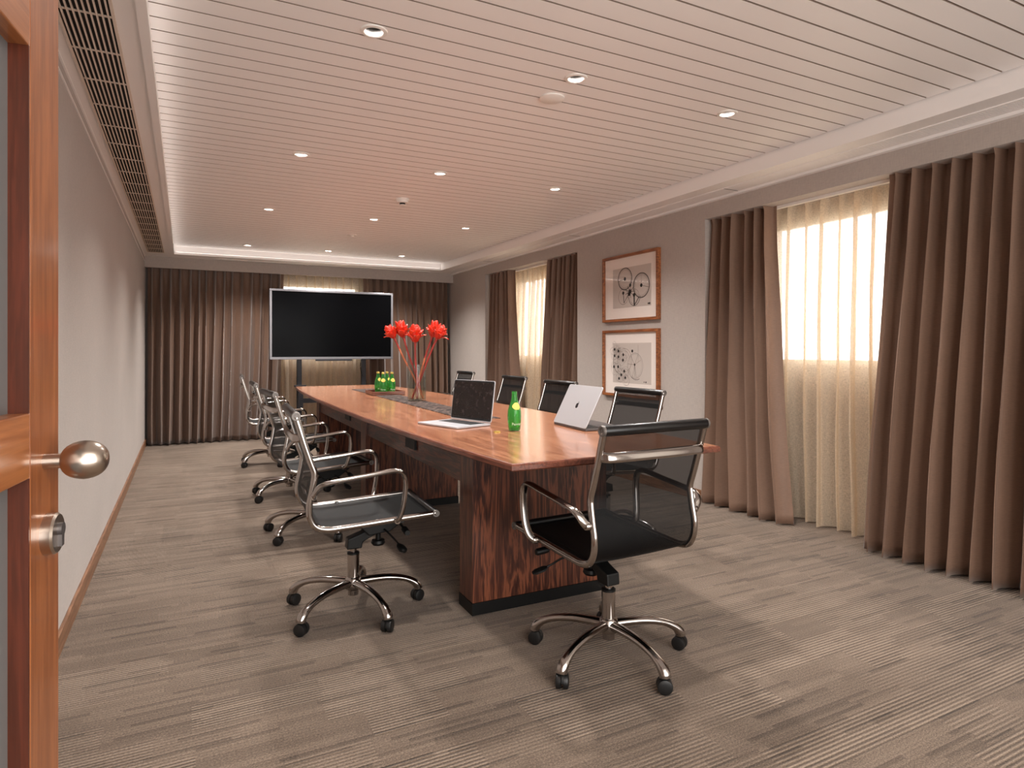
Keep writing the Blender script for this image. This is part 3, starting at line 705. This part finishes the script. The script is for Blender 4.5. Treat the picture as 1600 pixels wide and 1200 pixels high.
# ------------------------------------------------------------------ framed pictures
def ringpts(cy, cz, ry, rz, th, n=40, a0=0, a1=2*PI):
    out = []; full = abs(a1-a0-2*PI) < 1e-6
    for i in range(n+1):
        a = a0+(a1-a0)*i/n; out.append(((cy+ry*math.cos(a), cz+rz*math.sin(a)), (cy+(ry-th)*math.cos(a), cz+(rz-th)*math.sin(a))))
    return out
def picture(z0, z1, label, draw):
    y0, y1 = 4.315, 5.14; X = XR
    r = empty('framed_picture', (X, (y0+y1)/2, (z0+z1)/2)); tag(r, label, 'picture', 'framed pictures on the right wall')
    a, h = (y1-y0)/2, (z1-z0)/2; f = 0.026; D = 0.036
    w = MB().box(-D, 0, -a, a, h-f, h).box(-D, 0, -a, a, -h, -h+f).box(-D, 0, -a, -a+f, -h+f, h-f).box(-D, 0, a-f, a, -h+f, h-f)
    w.build('frame', M['frame'], r, bevel=0.002)
    MB().box(-0.016, -0.001, -a+f, a-f, -h+f, h-f).build('mat_board', M['paper'], r)
    MB().box(-0.0165, -0.016, -0.302, 0.262, -0.185, 0.19).build('print', M['print'], r)
    MB().box(-0.026, -0.025, -a+f, a-f, -h+f, h-f).build('glass', M['picglass'], r)
    ink, pale = MB(), MB()
    def ring(mb, u, v, ru, rv, th, a0=0, a1=2*PI, k=-0.0170):   # u to the right as seen in the room
        P = ringpts(-u, v, ru, rv, th, 40, a0, a1); vs = []
        for o_, i_ in P: vs += [(k, *o_), (k, *i_)]
        mb.add(vs, [(2*i, 2*i+1, 2*i+3, 2*i+2) for i in range(len(P)-1)])
    def dot(mb, u, v, ru, rv=None, k=-0.0172):
        rv = rv or ru; mb.add([(k, -u+ru*math.cos(2*PI*i/20), v+rv*math.sin(2*PI*i/20)) for i in range(20)], [tuple(range(20))])
    def line(mb, u0, v0, u1, v1, th=0.002, k=-0.0171):
        d = Vector((u1-u0, v1-v0)).normalized()*th; nx, ny = -d.y, d.x
        mb.add([(k, -(u0+nx), v0+ny), (k, -(u0-nx), v0-ny), (k, -(u1-nx), v1-ny), (k, -(u1+nx), v1+ny)], [(0, 1, 2, 3)])
    draw(ink, pale, ring, dot, line)
    ink.build('ink_drawing', M['ink'], r); pale.build('pale_drawing', M['inkl'], r)
def draw1(ink, pale, ring, dot, line):
    # u 0 = frame centre; print spans -0.262..0.302
    for cu, cv, rr in ((-0.075, 0.085, 0.108), (0.165, 0.005, 0.118)):
        ring(ink, cu, cv, rr, rr*0.98, 0.007); ring(pale, cu, cv, rr*0.93, rr*0.9, 0.004); ring(pale, cu, cv, rr*0.8, rr*0.78, 0.002)
        dot(ink, cu, cv, 0.017)
        for k in range(26):
            a = 2*PI*k/26; line(pale, cu+rr*0.84*math.cos(a), cv+rr*0.82*math.sin(a), cu+rr*0.92*math.cos(a), cv+rr*0.9*math.sin(a), 0.0015)
    line(pale, 0.165, 0.005, 0.165, 0.12, 0.0015); line(ink, 0.165, 0.005, 0.27, -0.02, 0.0015); line(ink, -0.075, 0.085, -0.17, 0.07, 0.0015)
    ring(pale, -0.10, -0.08, 0.075, 0.075, 0.004); ring(ink, 0.065, -0.09, 0.085, 0.085, 0.005, PI, 2*PI); ring(pale, 0.065, -0.09, 0.07, 0.07, 0.003)
    for u, v, s in ((-0.10, -0.045, 0.016), (0.005, 0.02, 0.016), (0.062, -0.075, 0.018), (0.0, -0.04, 0.022), (-0.01, -0.06, 0.02), (0.29-0.01, -0.165, 0.010), (0.262, -0.165, 0.008)): dot(ink, u, v, s)
    for a in range(9): line(ink, 0.0, -0.04, 0.07*math.cos(a*0.7), -0.04+0.06*math.sin(a*0.7), 0.0025)
    line(ink, -0.10, -0.045, -0.088, -0.14, 0.004); line(ink, -0.088, -0.14, -0.03, -0.07, 0.003); line(ink, 0.062, -0.075, 0.065, -0.17, 0.008); line(ink, 0.065, -0.17, 0.13, -0.10, 0.004)
def draw2(ink, pale, ring, dot, line):
    rnd = random.Random(8)
    D = [(-0.235, 0.13), (-0.175, 0.115), (-0.235, 0.07), (-0.175, 0.06), (-0.10, 0.08), (-0.105, 0.03), (-0.245, -0.035), (-0.18, -0.035), (-0.085, -0.075), (-0.13, -0.11), (-0.165, -0.145), (-0.07, -0.135), (0.035, 0.115), (0.07, -0.01)]
    for i, (u, v) in enumerate(D):
        dot(ink, u, v, 0.014 if i < 13 else 0.011)
        if i < 12:
            for k in range(3): ring(pale, u+rnd.uniform(-.02, .05), v+rnd.uniform(-.03, .03), rnd.uniform(0.03, 0.06), rnd.uniform(0.03, 0.06), 0.0016)
    ring(ink, -0.14, 0.02, 0.115, 0.125, 0.003, -PI/2, PI/2); ring(pale, -0.08, 0.03, 0.11, 0.11, 0.003); ring(pale, -0.09, 0.0, 0.10, 0.12, 0.002)
    ring(ink, 0.075, -0.02, 0.112, 0.118, 0.0022); ring(pale, 0.075, -0.02, 0.095, 0.108, 0.0016)
    for a in (0.5, 1.1, 2.2, 3.0, 4.4, 5.0): line(pale, 0.07, -0.01, 0.07+0.1*math.cos(a), -0.02+0.11*math.sin(a), 0.0014)
    line(ink, 0.07, -0.01, 0.075, -0.12, 0.002); ring(ink, 0.09, -0.02, 0.12, 0.13, 0.004, -2.0, -0.9)
    dot(ink, 0.205, -0.165, 0.006); dot(ink, 0.23, -0.165, 0.008); line(pale, 0.12, 0.02, 0.12, 0.17, 0.0012)
picture(1.474, 2.10, 'upper framed ink drawing of two large dial wheels in a walnut frame', draw1)
picture(0.768, 1.396, 'lower framed ink drawing of dotted overlapping circles in a walnut frame', draw2)

# ------------------------------------------------------------------ things on the table
def text_mesh(body, size):
    c = bpy.data.curves.new('t', 'FONT'); c.body = body; c.size = size; c.align_x = 'CENTER'; c.resolution_u = 3
    o = bpy.data.objects.new('t', c); COL.objects.link(o); bpy.context.view_layer.update()
    me = bpy.data.meshes.new_from_object(o.evaluated_get(bpy.context.evaluated_depsgraph_get()))
    vs = [tuple(v.co) for v in me.vertices]; fs = [tuple(p.vertices) for p in me.polygons]
    bpy.data.objects.remove(o); return vs, fs
BP = [(0.0, 0.004), (0.022, 0.002), (0.028, 0.004), (0.031, 0.02), (0.0335, 0.05), (0.0345, 0.075), (0.033, 0.10), (0.028, 0.120), (0.0215, 0.138), (0.0165, 0.155), (0.0140, 0.172), (0.0130, 0.182)]
def brad(h):
    for (r0, h0), (r1, h1) in zip(BP[1:], BP[2:]):
        if h0 <= h <= h1: return r0+(r1-r0)*(h-h0)/(h1-h0)
    return 0.013
def make_bottle(capped, sc, rz):
    r = empty('water_bottle'); r.scale = (sc, sc, sc); r.rotation_euler = (0, 0, rz)
    prof = BP+[(0.0150, 0.184), (0.0150, 0.188), (0.0130, 0.190), (0.0130, 0.197)]
    inner = [(0.0105, 0.197), (0.0105, 0.18), (0.0125, 0.165), (0.0185, 0.139), (0.0250, 0.119), (0.0300, 0.10), (0.0315, 0.075), (0.0305, 0.05), (0.0275, 0.02), (0.022, 0.008), (0.0001, 0.007)]
    MB().lathe(prof+inner, n=32).build('glass_body', M['green'], r)
    # neck label: a gold shield wrapped round the shoulder, facing local -y
    rows = []
    for j in range(9):
        h = 0.108+0.034*j/8; wv = 0.85*math.sin(PI*(0.12+0.76*j/8))
        rows.append([((brad(h)+0.0006)*math.sin(wv*(-1+2*i/10)), -(brad(h)+0.0006)*math.cos(wv*(-1+2*i/10)), h) for i in range(11)])
    MB().grid(rows).build('neck_label', M['label'], r)
    vs, fs = text_mesh('Perrier', 0.019)
    out = []
    for x, y, z in vs:
        h = 0.030+y+x*0.0; R_ = brad(h)+0.0007; a = x/0.033; out.append((R_*math.sin(a), -R_*math.cos(a), h))
    MB().add(out, fs).build('lettering', M['labelw'], r)
    if capped:
        MB().lathe([(0.0155, 0.183), (0.0155, 0.196), (0.013, 0.2), (0.0001, 0.2)], n=24).build('crown_cap', M['gold'], r)
    return r
ob = make_bottle(False, 1.0, math.radians(-2)); ob.location = (1.463, 2.815, ZT); tag(ob, 'open green glass water bottle standing alone at the near end of the table', 'bottle')
GB = 'capped green water bottles on the wooden tray'
b0 = make_bottle(True, 0.96, -0.1)
spots = [(1.590, 5.63, 'front left'), (1.672, 5.63, 'front right'), (1.588, 5.79, 'back left'), (1.672, 5.79, 'back right')]
for i, (x, y, q) in enumerate(spots):
    b_ = b0 if i == 0 else copy_tree(b0)
    b_.location = (x, y, ZT+0.0145); b_.rotation_euler = (0, 0, -0.2+0.35*i)
    tag(b_, 'capped green glass water bottle at the %s of the four on the tray' % q, 'bottle', GB)
w = MB().box(-0.145, 0.145, -0.17, 0.17, 0, 0.008)
for a in ((-0.145, 0.145, -0.17, -0.158), (-0.145, 0.145, 0.158, 0.17), (-0.145, -0.133, -0.158, 0.158), (0.133, 0.145, -0.158, 0.158)): w.box(*a, 0.008, 0.032)
r = w.build('serving_tray', M['tray'], loc=(1.630, 5.71, ZT+0.0035), rot=(0, 0, math.radians(-3)), bevel=0.002); tag(r, 'dark wooden serving tray holding four green bottles', 'tray')
def crown(loc, label, up=True):
    pts = []
    for k in range(42):
        a = 2*PI*k/42; rr = 0.0158+0.0008*(1 if k % 2 else -1); pts.append((rr*math.cos(a), rr*math.sin(a)))
    o = MB().prism(pts, 0, 0.0035).lathe([(0.0148, 0.0035), (0.0135, 0.0062), (0.0001, 0.0066)], n=28).build('bottle_cap', M['gold'], loc=loc); tag(o, label, 'bottle cap'); return o
crown((1.360, 2.80, ZT), 'gold crown cap lying on the bare table beside the open bottle')
crown((1.632, 5.60, ZT+0.012), 'gold crown cap lying on the tray between the bottles')

def apple(mb_unused=None):
    body = []
    P = [(0.0, 0.62), (0.18, 0.70), (0.42, 0.68), (0.60, 0.56), (0.50, 0.44), (0.44, 0.26), (0.48, 0.08), (0.62, -0.08), (0.66, -0.12), (0.56, -0.38), (0.40, -0.62), (0.26, -0.72), (0.12, -0.69), (0.0, -0.65), (-0.12, -0.69), (-0.28, -0.72), (-0.46, -0.56), (-0.60, -0.30), (-0.68, 0.0), (-0.66, 0.30), (-0.52, 0.56), (-0.30, 0.69), (-0.12, 0.67)]
    Lf = [(0.0, 0.74), (0.02, 0.92), (0.14, 1.08), (0.32, 1.14), (0.30, 0.96), (0.18, 0.80)]
    return P, Lf
def laptop(name, label, loc, rz, wd, dp, lid, tilt, base_mat, lid_mat, scr):
    # local: width along x, hinge at y=0, keyboard towards -y, lid leaning by tilt (rad from vertical, + = away from user)
    r = empty(name, loc, rz); tag(r, label, 'laptop', 'laptops on the table'); hx = wd/2
    def rr(x0, x1, y0, y1, c=0.010, n=5):
        pts = []
        for cx, cy, a0 in ((x1-c, y1-c, 0), (x0+c, y1-c, PI/2), (x0+c, y0+c, PI), (x1-c, y0+c, 1.5*PI)):
            for k in range(n+1): a = a0+PI/2*k/n; pts.append((cx+c*math.cos(a), cy+c*math.sin(a)))
        return pts
    b = MB().prism(rr(-hx, hx, -dp, 0), 0.002, 0.011).build('base', M[base_mat], r, bevel=0.0015)
    MB().box(-hx+0.035, hx-0.035, -0.115, -0.018, 0.011, 0.0118).build('keyboard', M['keys'], b)
    w = MB()
    for j in range(5):
        for i in range(14):
            x = -hx+0.037+i*(wd-0.074)/14; y = -0.113+j*0.019; w.box(x+0.001, x+(wd-0.074)/14-0.001, y+0.001, y+0.017, 0.0118, 0.0125)
    w.build('keys', M['keys'], b)
    MB().box(-0.06, 0.06, -dp+0.012, -0.125, 0.011, 0.0113).build('trackpad', M['alu'] if base_mat == 'alu' else M['alu_dark'], b)
    ld = MB().prism(rr(-hx, hx, 0.004, lid), 0.0, 0.005).build('lid', M[lid_mat], r, loc=(0, 0.002, 0.010), rot=(PI/2-tilt, 0, 0), bevel=0.001)
    # lid local: y up the lid; +z faces the user after rotation
    MB().prism(rr(-hx+0.003, hx-0.003, 0.010, lid-0.003), 0.005, 0.0056).build('bezel', M['keys'], ld)
    MB().box(-hx+0.010, hx-0.010, 0.022, lid-0.011, 0.0056, 0.0059).build('display', M[scr], ld)
    P, Lf = apple(); s = 0.020; w = MB()
    for poly in (P, Lf): w.prism([(-x*s, lid*0.5+y*s) for x, y in poly], -0.0006, 0.0)
    w.build('lid_emblem', M['logo'], ld)
    return r
laptop('laptop', 'open silver laptop with its smudged dark screen turned to the left of the table', (1.402, 3.225, ZT), math.atan2(-0.958, 0.288), 0.345, 0.235, 0.228, math.radians(8), 'alu', 'alu', 'smudge')
laptop('laptop', 'half-closed laptop showing its silver lid and dark emblem to the camera', (1.772, 2.80, ZT), math.atan2(1, 0.08)+0.0, 0.352, 0.243, 0.232, math.radians(-27), 'alu_dark', 'alu', 'screen')

# vase with torch ginger stems
VX, VY = 1.632, 4.815
vz = ZT+0.0035
vase = empty('glass_vase', (VX, VY, vz)); tag(vase, 'clear glass cylinder vase of red flowers standing on the runner', 'vase')
MB().lathe([(0.0001, 0), (0.068, 0), (0.072, 0.004), (0.072, 0.285), (0.0685, 0.285), (0.0685, 0.014), (0.0001, 0.014)], n=40).build('glass_body', M['vaseglass'], vase)
MB().lathe([(0.0001, 0.0145), (0.068, 0.0145), (0.068, 0.098), (0.0001, 0.098)], n=40).build('water', M['water'], vase)
RTv = Vector((0.889, -0.4579, 0)); FWv = Vector((0.4579, 0.889, 0))
def flower(b, tpos, head_dir, sc, seed, label, tanfrac=0.5, kink=0.0):
    rnd = random.Random(seed)
    base = Vector((VX, VY, vz))+RTv*b[0]+FWv*b[1]+Vector((0, 0, 0.02)); top = Vector((VX, VY, ZT))+RTv*tpos[0]+FWv*tpos[1]+Vector((0, 0, tpos[2]))
    r = empty('torch_ginger_flower', base); tag(r, label, 'flower', 'red flowers in the glass vase')
    d = top-base; mid1 = d*0.35+Vector((0.004, 0, 0)); mid2 = d*0.7-Vector((0.003, 0, 0))
    P = smooth_path([(0, 0, 0), mid1, mid2, d], 6); k = int(len(P)*tanfrac)
    MB().sweep(P[:k+1], 0.0075, n=10).build('stem', M['stem2'] if seed % 2 else M['stem'], r)
    MB().sweep(P[k:], [0.0075]*(len(P)-k-2)+[0.010, 0.012], n=10).build('stem', M['stem'], r)
    w = MB(); ax = (d.normalized()*0.6+Vector(head_dir)).normalized()
    q = ax.to_track_quat('Z', 'Y').to_matrix()
    def put(p): return d+q @ Vector(p)*sc
    w_core = [(0.010, -0.008), (0.020, 0.008), (0.028, 0.030), (0.028, 0.055), (0.018, 0.075), (0.0001, 0.082)]
    vs = []; n = 14
    for rr, h in w_core:
        for i in range(n): a = 2*PI*i/n; m_ = 1+0.10*math.sin(5*a); vs.append(put((rr*m_*math.cos(a), rr*m_*math.sin(a), h)))
    w.add(vs, [(i*n+j, i*n+(j+1) % n, (i+1)*n+(j+1) % n, (i+1)*n+j) for i in range(len(w_core)-1) for j in range(n)], True)
    for ring_, (cnt, R0, out, ln, wd) in enumerate(((6, 0.020, 0.004, 0.098, 0.046), (7, 0.026, 0.014, 0.086, 0.050), (5, 0.024, 0.034, 0.062, 0.042))):
        for i in range(cnt):
            a = 2*PI*i/cnt+ring_*0.5+rnd.uniform(-0.2, 0.2); l = ln*rnd.uniform(0.85, 1.15); o_ = out*rnd.uniform(0.7, 1.3); rows = []
            ca, sa = math.cos(a), math.sin(a)
            for u in range(8):
                f = u/7; rad = R0*(0.5+0.9*math.sin(f*PI*0.55))+o_*f**2.6; h = l*f*(1-0.12*f) - (0.014*f**4 if ring_ else 0) + ring_*(-0.004)
                hw_ = wd*0.5*math.sin(PI*(0.12+0.80*f))**0.8; row = []
                for v in range(5):
                    t_ = -1+v/2; x = rad-abs(t_)**2*hw_*0.35; y = t_*hw_
                    row.append(put((x*ca-y*sa, x*sa+y*ca, h+0.003*math.sin(7*f+3*t_))))
                rows.append(row)
            w.grid(rows)
    w.build('flower_head', M['petal'], r, solid=0.0012)
# (right, forward) offsets in metres from the vase axis, height above the table
flower((0.050, 0.0), (-0.185, 0.02, 0.510), (-0.35*0.889, 0.35*0.458, 0.4), 1.10, 1, 'red waxy flower leaning farthest left out of the glass vase', 0.75)
flower((0.045, 0.02), (-0.118, 0.05, 0.520), (-0.1, 0.0, 0.6), 1.25, 2, 'red waxy flower standing left of the middle in the glass vase', 0.3)
flower((0.005, -0.02), (-0.008, -0.03, 0.480), (0, 0, 0.6), 1.35, 4, 'red waxy flower upright in the middle of the glass vase', 0.45)
flower((-0.040, 0.02), (0.118, 0.05, 0.520), (0.15, -0.05, 0.6), 1.25, 3, 'red waxy flower right of the middle in the glass vase', 0.6)
flower((-0.035, -0.02), (0.165, -0.02, 0.505), (0.35*0.889, -0.35*0.458, 0.5), 1.15, 6, 'red waxy flower leaning farthest right out of the glass vase', 0.3)

# ------------------------------------------------------------------ outside
st(MB().box(-30, 40, -20, 50, -0.6, -0.5), 'ground', 'ground')
def tree(x, y, h, seed, label):
    rnd = random.Random(seed); r = empty('tree', (x, y, -0.5)); tag(r, label, 'tree')
    MB().sweep([(0, 0, 0), (0.05, 0, h*0.3), (0.0, 0.05, h*0.6)], [0.12, 0.09, 0.05], n=10).build('trunk', M['bark'], r)
    w = MB()
    for k in range(900):
        a = rnd.uniform(0, 2*PI); cz = rnd.uniform(0.25, 1.0); rad = h*0.32*math.sin(PI*min(0.98, (cz-0.2)*1.15))*rnd.uniform(0.5, 1)
        c = Vector((rad*math.cos(a), rad*math.sin(a), cz*h)); u = Vector((rnd.uniform(-1, 1), rnd.uniform(-1, 1), rnd.uniform(-1, 1))).normalized(); v = u.orthogonal().normalized()
        s_ = rnd.uniform(0.05, 0.11); w.add([c-u*s_, c+v*s_*0.5, c+u*s_, c-v*s_*0.5], [(0, 1, 2, 3)])
    w.build('foliage', M['leaf'], r)
tree(8.6, 4.4, 2.4, 1, 'leafy green tree outside, seen faintly through the near window')
